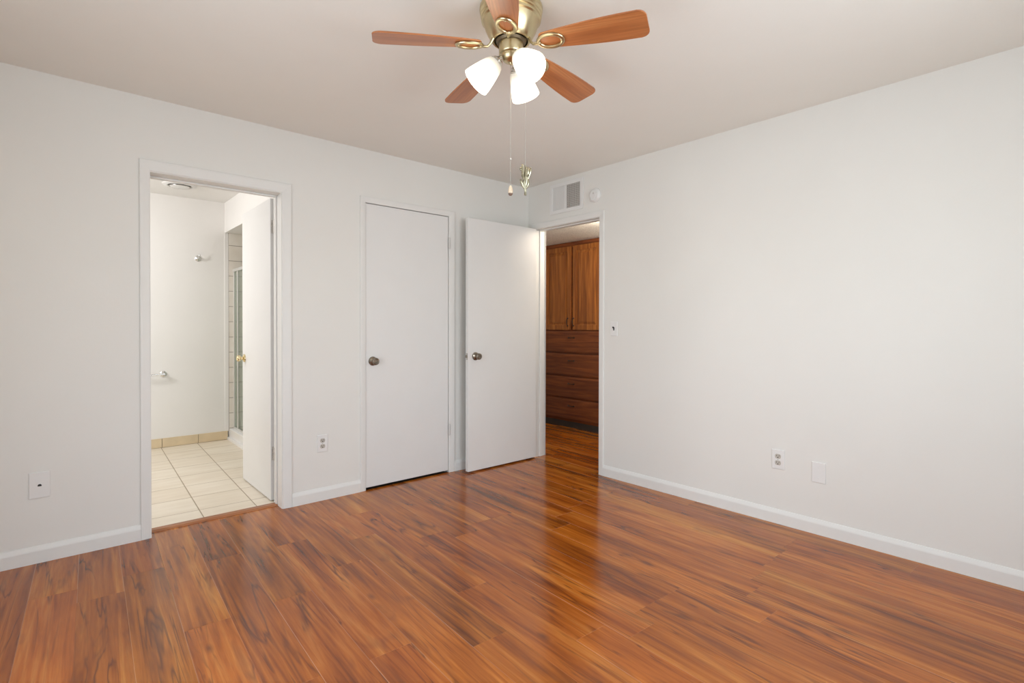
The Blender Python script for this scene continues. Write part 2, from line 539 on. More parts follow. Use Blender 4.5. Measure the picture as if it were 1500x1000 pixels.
def tile_floor():
    k = NT('bathroom_floor_tile'); tc = k.n('ShaderNodeTexCoord')
    mp = k.n('ShaderNodeMapping'); mp.vector_type = 'TEXTURE'
    # lattice corner at a measured grout crossing, rows along x
    mp.inputs['Location'].default_value = (1.003, 3.812, 0); mp.inputs['Rotation'].default_value = (0, 0, -TA)
    k.l(tc.outputs['Object'], mp.inputs[0])
    br = k.n('ShaderNodeTexBrick'); br.offset = 0.0; br.squash = 1.0
    br.inputs['Scale'].default_value = 1.0; br.inputs['Brick Width'].default_value = 0.303; br.inputs['Row Height'].default_value = 0.3135
    br.inputs['Mortar Size'].default_value = 0.0034; br.inputs['Mortar Smooth'].default_value = 0.2
    br.inputs['Color1'].default_value = (*srgb(233, 223, 206), 1); br.inputs['Color2'].default_value = (*srgb(229, 217, 198), 1)
    br.inputs['Mortar'].default_value = (*srgb(168, 150, 122), 1)
    k.l(mp.outputs[0], br.inputs['Vector'])
    mp2 = k.n('ShaderNodeMapping'); mp2.inputs['Scale'].default_value = (3, 16, 1); k.l(tc.outputs['Object'], mp2.inputs[0])
    nz = k.n('ShaderNodeTexNoise'); nz.inputs['Scale'].default_value = 1; nz.inputs['Detail'].default_value = 5; k.l(mp2.outputs[0], nz.inputs['Vector'])
    v = k.ramp(nz.outputs[0], [(0.3, (0.91, 0.885, 0.85)), (0.62, (1, 1, 1))])
    c = k.mix(1.0, br.outputs['Color'], v, 'MULTIPLY'); k.l(c, k.b.inputs['Base Color'])
    k.b.inputs['Roughness'].default_value = 0.42
    k.bump(k.math('SUBTRACT', 1.0, br.outputs['Fac']), 0.5, 0.002)
    g = G(); g.box(-1.05, 2.4, 3.646, BY + 0.02, -0.06, 0.004)
    return struct(g.build('floor_bathroom', k.m), 'cream square ceramic tile floor of the bathroom')


tile_floor()

# ceilings
g = G(); g.box(XL - 0.12, XB + 0.03, YF - 0.12, YA + 0.03, H, H + 0.1); struct(g.build('ceiling', 'ceil'))
g = G(); g.box(-1.05, 2.4, YW - 0.03, BY + 0.1, H, H + 0.1); struct(g.build('ceiling_bathroom', 'bathwall'))
g = G(); g.box(XW - 0.03, 5.2, 1.1, 4.72, HC, HC + 0.1); struct(g.build('ceiling_hallway', 'popcorn'))

# wall_back (bedroom face y=YA, bathroom face y=YW) with two door openings
OB = (0.392, 1.122, 2.052)      # rough opening, bathroom
OC = (1.670, 2.415, 2.070)      # closet
g = G()
for x0, x1 in ((XL - 0.12, OB[0]), (OB[1], OC[0]), (OC[1], XW)):
    g.box(x0, x1, YA, YW, -0.02, H + 0.02)
g.box(OB[0], OB[1], YA, YW, OB[2], H + 0.02); g.box(OC[0], OC[1], YA, YW, OC[2], H + 0.02)
struct(g.build('wall_back', 'wall'))
# wall_right with the hallway opening
OH = (2.650, 3.415, 2.062)
g = G()
g.box(XB, XW, YF - 0.12, OH[0], -0.02, H + 0.02); g.box(XB, XW, OH[1], YA, -0.02, H + 0.02)
g.box(XB, XW, OH[0], OH[1], OH[2], H + 0.02)
struct(g.build('wall_right', 'wall'))
# wall_left and wall_front with window openings
W1 = (0.55, 2.15, 0.04, 2.10); W2 = (0.70, 2.30, 0.90, 2.10)
g = G()
g.box(XL - 0.12, XL, YF - 0.12, W1[0], -0.02, H); g.box(XL - 0.12, XL, W1[1], YA, -0.02, H)
g.box(XL - 0.12, XL, W1[0], W1[1], -0.02, W1[2]); g.box(XL - 0.12, XL, W1[0], W1[1], W1[3], H)
struct(g.build('wall_left', 'wall'))
g = G()
g.box(XL, W2[0], YF - 0.12, YF, -0.02, H); g.box(W2[1], XB, YF - 0.12, YF, -0.02, H)
g.box(W2[0], W2[1], YF - 0.12, YF, -0.02, W2[2]); g.box(W2[0], W2[1], YF - 0.12, YF, W2[3], H)
struct(g.build('wall_front', 'wall'))
# windows
for i, (ax, a0, a1, z0, z1) in enumerate((('x', *W1), ('y', *W2))):
    def bx(g, u0, u1, d0, d1, za, zb):
        if ax == 'x': g.box(XL - 0.12 + d0, XL - 0.12 + d1, u0, u1, za, zb, 0.003)
        else: g.box(u0, u1, YF - 0.12 + d0, YF - 0.12 + d1, za, zb, 0.003)
    g = G()
    bx(g, a0, a0 + 0.04, 0.03, 0.08, z0, z1); bx(g, a1 - 0.04, a1, 0.03, 0.08, z0, z1)
    bx(g, a0 + 0.04, a1 - 0.04, 0.03, 0.08, z0, z0 + 0.04); bx(g, a0 + 0.04, a1 - 0.04, 0.03, 0.08, z1 - 0.04, z1)
    mdl = (a0 + a1) / 2; bx(g, mdl - 0.02, mdl + 0.02, 0.035, 0.075, z0 + 0.04, z1 - 0.04)
    wo = struct(g.build('window_%d' % (i + 1), 'trim', origin=((XL - 0.06, (a0 + a1) / 2, z0) if ax == 'x' else ((a0 + a1) / 2, YF - 0.06, z0))))
    g = G()
    for s0, s1 in ((a0 + 0.04, mdl - 0.02), (mdl + 0.02, a1 - 0.04)): bx(g, s0, s1, 0.053, 0.058, z0 + 0.04, z1 - 0.04)
    g.build('window_pane', 'winglass', wo)

# bathroom shell: left wall, far wall, right wall with the shower opening
g = G(); g.box(-1.15, -1.03, YW, BY + 0.12, -0.02, H); struct(g.build('wall_bathroom_left', 'bathwall'))
g = G(); g.box(-1.03, 2.4, BY, BY + 0.12, -0.02, H); struct(g.build('wall_bathroom_back', 'bathwall'))
SH0 = 4.72
g = G(); g.box(BX, BX + 0.10, YW, SH0, 0.0, H); g.box(BX, BX + 0.10, SH0, BY, 2.134, H); g.box(BX + 0.1, 2.3, SH0, BY, 2.134, 2.2)
g.box(1.55, 2.3, SH0 - 0.1, SH0, 0.0, H)
struct(g.build('wall_bathroom_right', 'bathwall'))
g = G(); g.box(1.370, 2.2, BY - 0.012, BY, 0.02, 2.134); struct(g.build('wall_shower_back', 'wtile'))
g = G(); g.box(2.2, 2.3, SH0, BY, 0.0, 2.134); g.box(1.44, 2.2, SH0, SH0 + 0.012, 0.0, 2.134); struct(g.build('wall_shower_side', 'wtiley'))
g = G(); g.box(1.352, 2.2, SH0, BY - 0.012, 0.004, 0.03); g.box(1.376, 1.455, SH0 + 0.002, BY - 0.002, 0.004, 0.112, 0.006)
struct(g.build('floor_shower', 'curb'))
g = G(); g.box(BX - 0.004, BX + 0.036, BY - 0.006, BY + 0.001, 0.0, 2.134, 0.002); struct(g.build('trim_shower_edge', 'bathwall'))
# tile baseboard pieces along the far bathroom wall
g = G()
xs = [-1.03, -0.425, -0.12, 0.183, 0.486, 0.789, 1.093, 1.362]
for a, b in zip(xs, xs[1:]): g.box(a + 0.0022, b - 0.0022, BY - 0.011, BY, 0.006, 0.093, 0.0012)
o = g.build('baseboard_bathroom', simple('beige_base_tile', srgb(222, 202, 168), 0.35, noise=0.06, scale=9)); struct(o)
g = G(); g.box(-1.03, 1.366, BY - 0.006, BY, 0.003, 0.091); struct(g.build('trim_bathroom_grout', simple('base_grout', srgb(150, 136, 118), 0.9)))

# closet interior behind the closed door
g = G(); g.box(1.50, 1.56, YW, 4.35, -0.01, H); g.box(2.52, 2.6, YW, 4.35, -0.01, H); g.box(1.50, 2.6, 4.29, 4.35, -0.01, H); g.box(1.50, 2.6, YW, 4.35, 2.42, H + 0.02)
struct(g.build('wall_closet', 'wall'))

# hallway shell
g = G(); g.box(XW, 5.2, 4.585, 4.70, -0.02, HC + 0.02); g.box(CABX + 0.05, CABX + 0.15, 1.2, 3.60, -0.02, HC + 0.02); g.box(XW, 5.2, 1.10, 1.20, -0.02, HC + 0.02)
g.box(CABX + 0.62, CABX + 0.68, 3.60, 4.59, -0.02, HC + 0.02)
struct(g.build('wall_hallway', 'wall'))
g = G(); g.box(XW, CABX + 0.01, 4.572, 4.586, 0, 0.085, 0.003); g.box(CABX + 0.036, CABX + 0.05, 1.2, 3.60, 0, 0.085, 0.003); struct(g.build('baseboard_hallway', 'trim'))

# --- baseboards
BPROF = [(0, 0), (0.013, 0), (0.013, 0.060), (0.0115, 0.066), (0.004, 0.083), (0, 0.085)]


def baseboard(name, runs):
    """runs: (axis, wall coordinate, inward sign, start, end)"""
    g = G()
    for ax, wall, sg, a, b in runs:
        bm = bmesh.new(); r0, r1 = [], []
        for d, z in BPROF:
            if ax == 'x':
                r0.append(bm.verts.new((a, wall + sg * d, z))); r1.append(bm.verts.new((b, wall + sg * d, z)))
            else:
                r0.append(bm.verts.new((wall + sg * d, a, z))); r1.append(bm.verts.new((wall + sg * d, b, z)))
        n = len(BPROF)
        for i in range(n): bm.faces.new((r0[i], r0[(i + 1) % n], r1[(i + 1) % n], r1[i]))
        bm.faces.new(r0); bm.faces.new(r1)
        bmesh.ops.recalc_face_normals(bm, faces=list(bm.faces)); g.add(bm)
    return struct(g.build(name, 'trim'))


baseboard('baseboard_back', [('x', YA, -1, XL, 0.361), ('x', YA, -1, 1.170, 1.643), ('x', YA, -1, 2.457, XB)])
baseboard('baseboard_right', [('y', XB, -1, YF, 2.627), ('y', XB, -1, 3.452, YA - 0.013)])
baseboard('baseboard_left', [('y', XL, 1, YF, 0.55), ('y', XL, 1, 2.15, YA - 0.013)])
baseboard('baseboard_front', [('x', YF, 1, XL + 0.013, XB - 0.013)])


# --- casings and jambs
def casing(g, ax, wall, sg, i0, i1, o0, o1, zi, zo, t=0.012):
    """flat casing with eased edges round an opening; mitred at the corners"""
    bm = bmesh.new()

    def v(u, z, d): return bm.verts.new((u, wall + sg * d, z) if ax == 'x' else (wall + sg * d, u, z))
    inn = [(i0, 0), (i0, zi), (i1, zi), (i1, 0)]; out = [(o0, 0), (o0, zo), (o1, zo), (o1, 0)]

    def lerp(f): return [tuple(a + (b - a) * f for a, b in zip(p, q)) for p, q in zip(inn, out)]
    rows = [(0.0, 0.0), (0.0, t * 0.55), (0.10, t * 0.72), (0.75, t), (0.93, t * 0.97), (1.0, t * 0.75), (1.0, 0.0)]
    rings = []
    for f, d in rows:
        p = lerp(f); rings.append([v(a, b, d) for a, b in p])
    for A_, B_ in zip(rings, rings[1:]):
        for k in range(3): bm.faces.new((A_[k], A_[k + 1], B_[k + 1], B_[k]))
    for k in (0, 3): bm.faces.new([r[k] for r in rings])
    bmesh.ops.recalc_face_normals(bm, faces=list(bm.faces)); g.add(bm)


# bathroom door frame
g = G()
casing(g, 'x', YA, -1, 0.410, 1.112, 0.361, 1.170, 2.036, 2.097)
casing(g, 'x', YW, 1, 0.410, 1.120, 0.361, 1.170, 2.036, 2.097)
g.box(OB[0], 0.406, YA - 0.001, YW + 0.001, 0, 2.052); g.box(1.108, OB[1], YA - 0.001, YW + 0.001, 0, 2.052); g.box(0.406, 1.108, YA - 0.001, YW + 0.001, 2.032, 2.052)
g.box(0.406, 0.417, 3.598, 3.628, 0, 2.032, 0.002); g.box(1.1, 1.108, 3.598, 3.628, 0, 2.032, 0.002); g.box(0.417, 1.1, 3.598, 3.628, 2.021, 2.032, 0.002)
struct(g.build('trim_1', 'trim'), 'white painted frame of the open bathroom doorway')
# closet door frame
g = G()
casing(g, 'x', YA, -1, 1.684, 2.401, 1.643, 2.457, 2.061, 2.105)
g.box(OC[0], 1.684, YA - 0.001, YW, 0, 2.07); g.box(2.401, OC[1], YA - 0.001, YW, 0, 2.07); g.box(1.684, 2.401, YA - 0.001, YW, 2.061, 2.07)
g.box(1.684, 1.695, 3.55, 3.60, 0, 2.06); g.box(2.39, 2.401, 3.55, 3.60, 0, 2.06); g.box(1.695, 2.39, 3.55, 3.60, 2.05, 2.061)
struct(g.build('trim_2', 'trim'), 'white painted frame round the closed closet door')
# hallway door frame
g = G()
casing(g, 'y', XB, -1, 2.672, 3.404, 2.624, 3.452, 2.049, 2.098)
casing(g, 'y', XW, 1, 2.672, 3.396, 2.624, 3.44, 2.045, 2.094)
g.box(XB - 0.001, XW + 0.001, OH[0], 2.666, 0, 2.062); g.box(XB - 0.001, XW + 0.001, 3.402, OH[1], 0, 2.062); g.box(XB - 0.001, XW + 0.001, 2.666, 3.402, 2.046, 2.062)
g.box(3.315, 3.35, 2.666, 2.675, 0, 2.046, 0.002); g.box(3.315, 3.35, 3.392, 3.402, 0, 2.046, 0.002); g.box(3.315, 3.35, 2.675, 3.392, 2.037, 2.046, 0.002)
t3 = struct(g.build('trim_3', 'trim', origin=(XB, 3.0, 0)), 'white painted frame of the hallway doorway')
g = G(); g.box(3.284, 3.312, 2.6655, 2.6675, 0.905, 0.965, 0.0008); g.box(3.276, 3.285, 2.6655, 2.671, 0.915, 0.955, 0.0008); g.build('strike_plate', 'steel', t3)


# --- doors
def knob_profile():
    return [(0, 0), (0.033, 0.0), (0.033, 0.004), (0.030, 0.009), (0.021, 0.013), (0.014, 0.017), (0.012, 0.026), (0.013, 0.030),
            (0.021, 0.034), (0.0255, 0.041), (0.0265, 0.049), (0.0245, 0.056), (0.019, 0.0595), (0.012, 0.0585), (0.010, 0.0555), (0.006, 0.0555), (0, 0.0565)]


def knob(parent, loc, zdir, mat, sc=1.0, name='door_knob', label=None):
    g = G(); g.lathe(knob_profile(), frame_to(loc, zdir) @ Matrix.Scale(sc, 4), 36)
    o = g.build(name, mat, parent, True)
    if label: o['label'] = label
    return o


def hinge(parent, x, y, z, mat, leaf=None, h=0.089, r=0.0058):
    g = G(); n = 5; sg = h / n
    for i in range(n):
        z0 = z - h / 2 + i * sg
        g.lathe([(r * 0.8, z0 + 0.0004), (r, z0 + 0.0012), (r, z0 + sg - 0.0012), (r * 0.8, z0 + sg - 0.0004)], Matrix.Translation((x, y, 0)), 14)
    g.lathe([(0, z - h / 2 - 0.004), (r * 0.8, z - h / 2 - 0.003), (r * 0.8, z - h / 2)], Matrix.Translation((x, y, 0)), 14)
    g.lathe([(r * 0.8, z + h / 2), (r * 0.8, z + h / 2 + 0.003), (0, z + h / 2 + 0.004)], Matrix.Translation((x, y, 0)), 14)
    if leaf:
        for lf in leaf: g.box(*lf, z - h / 2, z + h / 2, 0.0006, 1)
    return g.build('hinge', mat, parent, True)


# door_1: bathroom door, swung ninety degrees into the bathroom
g = G(); g.box(1.093, 1.128, 3.688, 4.368, 0.012, 2.030, 0.0022)
d1 = struct(g.build('door_1', 'door', origin=(1.128, 3.688, 0.012)), 'white slab door standing open inside the bathroom')
knob(d1, (1.093, 4.310, 0.935), (-1, 0, 0), 'polbrass', 0.92, label='small polished brass knob')
knob(d1, (1.128, 4.310, 0.935), (1, 0, 0), 'polbrass', 0.92)
for z in (1.84, 0.325):
    hinge(d1, 1.1275, 3.680, z, 'oldhinge', [(1.100, 1.127, 3.6865, 3.6885), (1.1065, 1.109, 3.648, 3.676)])

# door_2: closed closet door
g = G(); g.box(1.6870, 2.3980, YA + 0.001, YA + 0.036, 0.016, 2.0575, 0.002)
d2 = struct(g.build('door_2', 'door', origin=(2.398, YA + 0.018, 0.016)), 'plain white closet door, closed, with dark knob at left')
knob(d2, (1.7415, YA + 0.001, 0.926), (0, -1, 0), 'bronze', label='dark aged bronze knob')
for z in (1.845, 0.345): hinge(d2, 2.4005, YA - 0.0135, z, 'hinge', [(2.392, 2.412, YA - 0.0135, YA - 0.0115)])

# door_3: hallway door, opened ninety degrees against the back wall side
HY0, HY1 = 3.370, 3.405
g = G(); g.box(2.494, 3.246, HY0, HY1, 0.012, 2.045, 0.0022)
d3 = struct(g.build('door_3', 'door', origin=(3.246, HY1, 0.012)), 'plain white hallway door standing open beside the closet')
knob(d3, (2.566, HY0, 0.937), (0, -1, 0), 'bronze', label='dark aged bronze knob')
knob(d3, (2.566, HY1, 0.937), (0, 1, 0), 'bronze')
g = G(); g.box(2.4925, 2.4945, HY0 + 0.006, HY1 - 0.006, 0.910, 0.964, 0.0005); g.build('latch_plate', 'steel', d3)
g = G(); g.box(2.484, 2.4945, HY0 + 0.011, HY1 - 0.011, 0.927, 0.947, 0.001); g.build('latch_bolt', 'bronze', d3)
for z in (1.84, 0.33): hinge(d3, 3.2560, 3.4095, z, 'hinge')

# threshold strip between planks and tiles
g = G()
g.prism([(3.588, 0.0), (3.590, 0.004), (3.598, 0.0095), (3.640, 0.0095), (3.650, 0.006), (3.652, 0.0)], 0.407, 1.107,
        Matrix(((0, 0, 1, 0), (1, 0, 0, 0), (0, 1, 0, 0), (0, 0, 0, 1))))
struct(g.build('trim_4', 'threshold'), 'narrow brown wood threshold strip between planks and bathroom tile')

# ================================================================== CEILING FAN
FX, FY = 1.370, 1.569
PHI0 = math.radians(151.14)
fan = thing('ceiling_fan', 'brass ceiling fan with five brown wood blades and lit glass shades', 'ceiling fan', (FX, FY, H))
FT = Matrix.Translation((FX, FY, 0))
g = G()
g.lathe([(0.118, 2.4395), (0.124, 2.436), (0.125, 2.428), (0.1235, 2.418), (0.117, 2.412), (0.117, 2.408), (0.121, 2.405), (0.121, 2.401), (0.1165, 2.398),
         (0.1165, 2.395), (0.119, 2.392), (0.118, 2.386), (0.111, 2.382), (0.108, 2.372), (0.103, 2.356), (0.095, 2.338), (0.086, 2.322), (0.078, 2.310), (0.072, 2.305), (0.068, 2.306), (0.066, 2.312)], FT, 72, cap=False)
g.build('motor_housing', 'brass', fan, True)
g = G(); g.lathe([(0.0, 2.318), (0.072, 2.318), (0.072, 2.322), (0, 2.322)], FT, 48); g.lathe([(0.046, 2.319), (0.057, 2.318), (0.060, 2.306), (0.054, 2.298), (0.046, 2.296)], FT, 48)
g.build('rotor_plate', 'brassdark', fan, True)
g = G()
g.lathe([(0.046, 2.318), (0.0475, 2.302), (0.0475, 2.262), (0.045, 2.257), (0.039, 2.254), (0.039, 2.247), (0.036, 2.238), (0.028, 2.229), (0.016, 2.224), (0.008, 2.223), (0.006, 2.217), (0, 2.216)], FT, 56)
for k in range(3):
    a = math.radians(60 + 120 * k + 20)
    g.sphere((FX + 0.0385 * math.cos(a), FY + 0.0385 * math.sin(a), 2.250), 0.0035, 10)
g.build('switch_housing', 'brass', fan, True)

BL_R0, BL_R1 = 0.118, 0.533
PITCH = math.radians(11)


def blade_outline():
    pts = []
    w0, w1 = 0.040, 0.066   # half widths
    # root arc
    for i in range(7):
        t = PI / 2 + PI * i / 6
        pts.append((BL_R0 + 0.02 + 0.020 * math.cos(t), w0 * math.sin(t)))
    # lower side (negative y) out to the tip
    for i in range(1, 6):
        f = i / 6; pts.append((BL_R0 + 0.02 + f * (BL_R1 - 0.035 - BL_R0 - 0.02), -(w0 + (w1 - w0) * math.sin(f * PI / 2))))
    rc = 0.030
    for i in range(7):
        t = -PI / 2 + PI / 2 * i / 6; pts.append((BL_R1 - rc + rc * math.cos(t), -(w1 - rc) + rc * math.sin(t)))
    for i in range(7):
        t = PI / 2 * i / 6; pts.append((BL_R1 - rc + rc * math.cos(t), (w1 - rc) + rc * math.sin(t)))
    for i in range(5, 0, -1):
        f = i / 6; pts.append((BL_R0 + 0.02 + f * (BL_R1 - 0.035 - BL_R0 - 0.02), (w0 + (w1 - w0) * math.sin(f * PI / 2))))
    return pts


ZB = 2.289


def make_blade():
    bo = G(); bo.prism(blade_outline(), 0.0, 0.006, bev=0.0015)
    me_o = bo.build('blade', 'blade')
    ro = G()
    ring = [(0.166 + 0.049 * math.cos(2 * PI * i / 40), 0.034 * math.sin(2 * PI * i / 40), -0.0045) for i in range(40)]
    ro.tube(ring, 0.0078, 10, closed=True, flat=0.75)
    for sx in (0.117, 0.215): ro.sphere((sx + (0.004 if sx < .15 else -0.004), 0, -0.006), 0.006, 10)
    ro.tube([(0.055, 0, 0.040), (0.072, 0, 0.024), (0.084, 0, 0.004), (0.095, 0, -0.006), (0.108, 0, -0.0065), (0.118, 0, -0.0045)], [0.010, 0.009, 0.0075, 0.007, 0.008, 0.009], 10, flat=0.7)
    ir_o = ro.build('blade_iron', 'brass', None, True)
    return me_o, ir_o


b0, i0 = make_blade()
for k in range(5):
    a = PHI0 - k * math.radians(72)
    bo = b0 if k == 0 else b0.copy(); io = i0 if k == 0 else i0.copy()
    if k: COL.objects.link(bo); COL.objects.link(io)
    for o in (bo, io):
        o.parent = fan
        # local +y side (counter-clockwise edge) hangs lower
        o.matrix_local = Matrix.Translation((0, 0, ZB - H)) @ Matrix.Rotation(a, 4, 'Z') @ Matrix.Rotation(math.radians(3.3), 4, 'Y') @ Matrix.Rotation(-PITCH, 4, 'X')

# lamp shades
shade_prof_o = [(0.0275, 0.0), (0.033, 0.006), (0.0395, 0.022), (0.0455, 0.045), (0.0515, 0.072), (0.0565, 0.098), (0.0585, 0.114)]
t_ = 0.0028
shade_prof = shade_prof_o + [(0.0572, 0.1155), (0.0555, 0.114)] + [(r - t_, z) for r, z in shade_prof_o[-2::-1]]
for k, (azd, tilt) in enumerate(((142, 45), (262, 42), (22, 45))):
    az = math.radians(azd); tl = math.radians(tilt)
    d = Vector((math.cos(az) * math.cos(tl), math.sin(az) * math.cos(tl), -math.sin(tl)))
    o0 = Vector((FX + 0.055 * math.cos(az), FY + 0.055 * math.sin(az), 2.226))
    g = G()
    g.tube([(FX + 0.030 * math.cos(az), FY + 0.030 * math.sin(az), 2.243), tuple(o0 - d * 0.012 + Vector((0, 0, 0.004))), tuple(o0 - d * 0.004)], [0.009, 0.011, 0.013], 12)
    g.lathe([(0.0, -0.012), (0.018, -0.011), (0.0225, -0.006), (0.0225, 0.004), (0.030, 0.0055), (0.0315, 0.009), (0.031, 0.013), (0.026, 0.0135), (0.016, 0.014), (0.015, 0.030), (0, 0.031)], frame_to(o0, d), 32)
    fit = g.build('lamp_socket', 'steel', fan, True)
    g = G(); g.lathe(shade_prof, frame_to(o0 + d * 0.004, d), 48, cap=False)
    sh = g.build('lamp_shade', 'shade', fan, True); sh['label'] = 'frosted glass shade, lit'
    ga = sh.data.attributes.new('glow', 'FLOAT', 'POINT'); og = o0 + d * 0.004 - Vector((FX, FY, H))
    for vi, vv in enumerate(sh.data.vertices): ga.data[vi].value = max(0.0, min(1.0, (vv.co - og).dot(d) / 0.085))
    g = G(); g.lathe([(0.012, 0.030), (0.014, 0.040), (0.024, 0.056), (0.029, 0.070), (0.027, 0.084), (0.018, 0.095), (0, 0.099)], frame_to(o0, d), 28, cap=False)
    g.build('light_bulb', 'bulb', fan, True)


# pull chains
def chain(x, y, z0, z1, name='pull_chain'):
    g = G(); n = int((z0 - z1) / 0.0052)
    for i in range(n):
        z = z0 - (i + 0.5) * (z0 - z1) / n
        b = bmesh.new(); bmesh.ops.create_icosphere(b, subdivisions=1, radius=0.0017); g.add(b, Matrix.Translation((x, y, z)))
    g.tube([(x, y, z0), (x, y, z1)], 0.0006, 6)
    return g


c1x, c1y = 1.3725, 1.5735
g = chain(c1x, c1y, 2.222, 1.738)
g.sphere((c1x, c1y, 1.846), 0.0036, 10, (1, 1, 1.3))
pc = g.build('pull_chain', 'steel', fan)
g = G(); g.lathe([(0.0, 1.741), (0.0035, 1.740), (0.006, 1.735), (0.0085, 1.726), (0.0095, 1.716), (0.009, 1.710)], Matrix.Translation((c1x, c1y, 0)), 24)
f1 = g.build('chain_fob', 'fob', pc, True); f1['label'] = 'small cream wooden pull with dark tip'
g = G(); g.lathe([(0.009, 1.7105), (0.0082, 1.705), (0.005, 1.701), (0, 1.7)], Matrix.Translation((c1x, c1y, 0)), 24)
g.build('fob_tip', 'fobtip', pc, True)
c2x, c2y = 1.4165, 1.5340
g = G()
_pts = [(FX + 0.030, FY - 0.020, 2.236), (FX + 0.0400, FY - 0.0300, 2.232), (c2x, c2y, 2.222)]
g.tube(_pts, 0.002, 8)
g2 = chain(c2x, c2y, 2.222, 1.815)
me_ = bpy.data.meshes.new('t'); g2.bm.to_mesh(me_); g.bm.from_mesh(me_); g2.bm.free(); bpy.data.meshes.remove(me_)
pc2 = g.build('pull_chain', 'steel', fan)
# ornament: a small cast spray of cups and leaves gathered into one stem
g = G()
RV = Vector((_R0.x, _R0.y, 0))                # picture-right direction
FV = Vector((_F.x, _F.y, 0)).normalized()


def OP(dx, z, dy=0.0): return Vector((c2x, c2y, 0)) + RV * dx + FV * dy + Vector((0, 0, z))


g.tube([OP(0.000, 1.702), OP(0.000, 1.716), OP(-0.001, 1.738), OP(-0.002, 1.760)], [0.0052, 0.0045, 0.0065, 0.0075], 12)
g.tube([OP(0.001, 1.735), OP(0.003, 1.765), OP(0.004, 1.795), OP(0.003, 1.815)], [0.005, 0.009, 0.007, 0.004], 12)
g.tube([OP(-0.003, 1.728), OP(-0.009, 1.742), OP(-0.015, 1.755), OP(-0.0205, 1.766)], [0.004, 0.008, 0.0085, 0.0035], 12, flat=0.7)
g.tube([OP(0.003, 1.728), OP(0.010, 1.742), OP(0.012, 1.756), OP(0.009, 1.768)], [0.004, 0.008, 0.008, 0.004], 12, flat=0.7)
g.tube([OP(-0.010, 1.776), OP(-0.010, 1.800), OP(-0.010, 1.817)], [0.007, 0.0065, 0.007], 14)
g.tube([OP(-0.0125, 1.818), OP(-0.0085, 1.822)], [0.0075, 0.006], 12)
g.tube([OP(-0.010, 1.777), OP(-0.006, 1.768), OP(-0.002, 1.755)], [0.004, 0.006, 0.005], 10)
g.sphere(OP(-0.019, 1.806), 0.0045, 10, (1, 1, 1.5)); g.tube([OP(-0.019, 1.806), OP(-0.011, 1.795)], 0.002, 8)
for dx, z in ((0.002, 1.786), (0.010, 1.792), (0.018, 1.790)):
    g.tube([OP(dx * 0.5, z - 0.030), OP(dx * 0.8, z - 0.012), OP(dx, z), OP(dx * 1.15, z + 0.014), OP(dx * 1.2, z + 0.022)], [0.002, 0.0028, 0.0052, 0.005, 0.0018], 10)
g.tube([OP(0, 1.815), OP(0, 1.822)], 0.002, 8)
orn = g.build('chain_ornament', 'pewter', pc2, True); orn['label'] = 'cast brass flower-shaped pull ornament'


# ================================================================== WALL PLATES
def plate_mesh(g, loc, zdir, w, h, t=0.0055):
    m = frame_to(loc, zdir)
    b = bmesh.new(); bmesh.ops.create_cube(b, size=1)
    for v in b.verts: v.co = Vector((v.co.x * w, v.co.y * h, (v.co.z + 0.5) * t))
    es = [e for e in b.edges if all(v.co.z > t / 2 for v in e.verts)]
    bmesh.ops.bevel(b, geom=es, offset=0.0035, segments=3, profile=0.6, affect='EDGES')
    g.add(b, m)


def lbox(g, m, x0, x1, y0, y1, z0, z1, bev=0.0):
    b = bmesh.new(); bmesh.ops.create_cube(b, size=1)
    for v in b.verts: v.co = Vector(((x0 + x1) / 2 + v.co.x * (x1 - x0), (y0 + y1) / 2 + v.co.y * (y1 - y0), (z0 + z1) / 2 + v.co.z * (z1 - z0)))
    if bev: bmesh.ops.bevel(b, geom=list(b.edges), offset=bev, segments=2, profile=0.5, affect='EDGES')
    g.add(b, m)


def screws(parent, m, ys, mat='plate'):
    for y in ys:
        g = G(); g.lathe([(0, 0.0068), (0.002, 0.0067), (0.0032, 0.006), (0.0034, 0.005)][::-1], m @ Matrix.Translation((0, y, 0)), 16)
        g.build('screw', mat, parent, True)


def outlet(label, loc, zdir):
    t = thing('wall_outlet', label, 'wall outlet', loc)
    m = frame_to(loc, zdir)
    g = G(); plate_mesh(g, loc, zdir, 0.072, 0.116); g.build('cover_plate', 'plate', t)
    for s in (1, -1):
        g = G(); c = s * 0.0195
        prof = []
        for i in range(28):
            a = 2 * PI * i / 28; prof.append((0.0172 * math.cos(a), max(-0.0135, min(0.0135, 0.0172 * math.sin(a))) + c))
        g.prism(prof, 0.0045, 0.0068, m); r = g.build('receptacle', 'socket', t)
        g = G(); lbox(g, m, -0.0078, -0.0052, c - 0.001, c + 0.0075, 0.006, 0.0072); lbox(g, m, 0.0052, 0.0078, c + 0.000, c + 0.0072, 0.006, 0.0072)
        g.lathe([(0.0034, 0.006), (0.0034, 0.0072), (0, 0.0072)], m @ Matrix.Translation((0, c - 0.0068, 0)), 14)
        g.build('slot', 'slot', r)
    screws(t, m, (0,), 'steel')
    return t


outlet('duplex outlet in white plate left of the closet door', (1.372, YA, 0.385), (0, -1, 0))
outlet('duplex outlet in white plate low on the right wall, left of blank plate', (XB, 1.3015, 0.384), (-1, 0, 0))

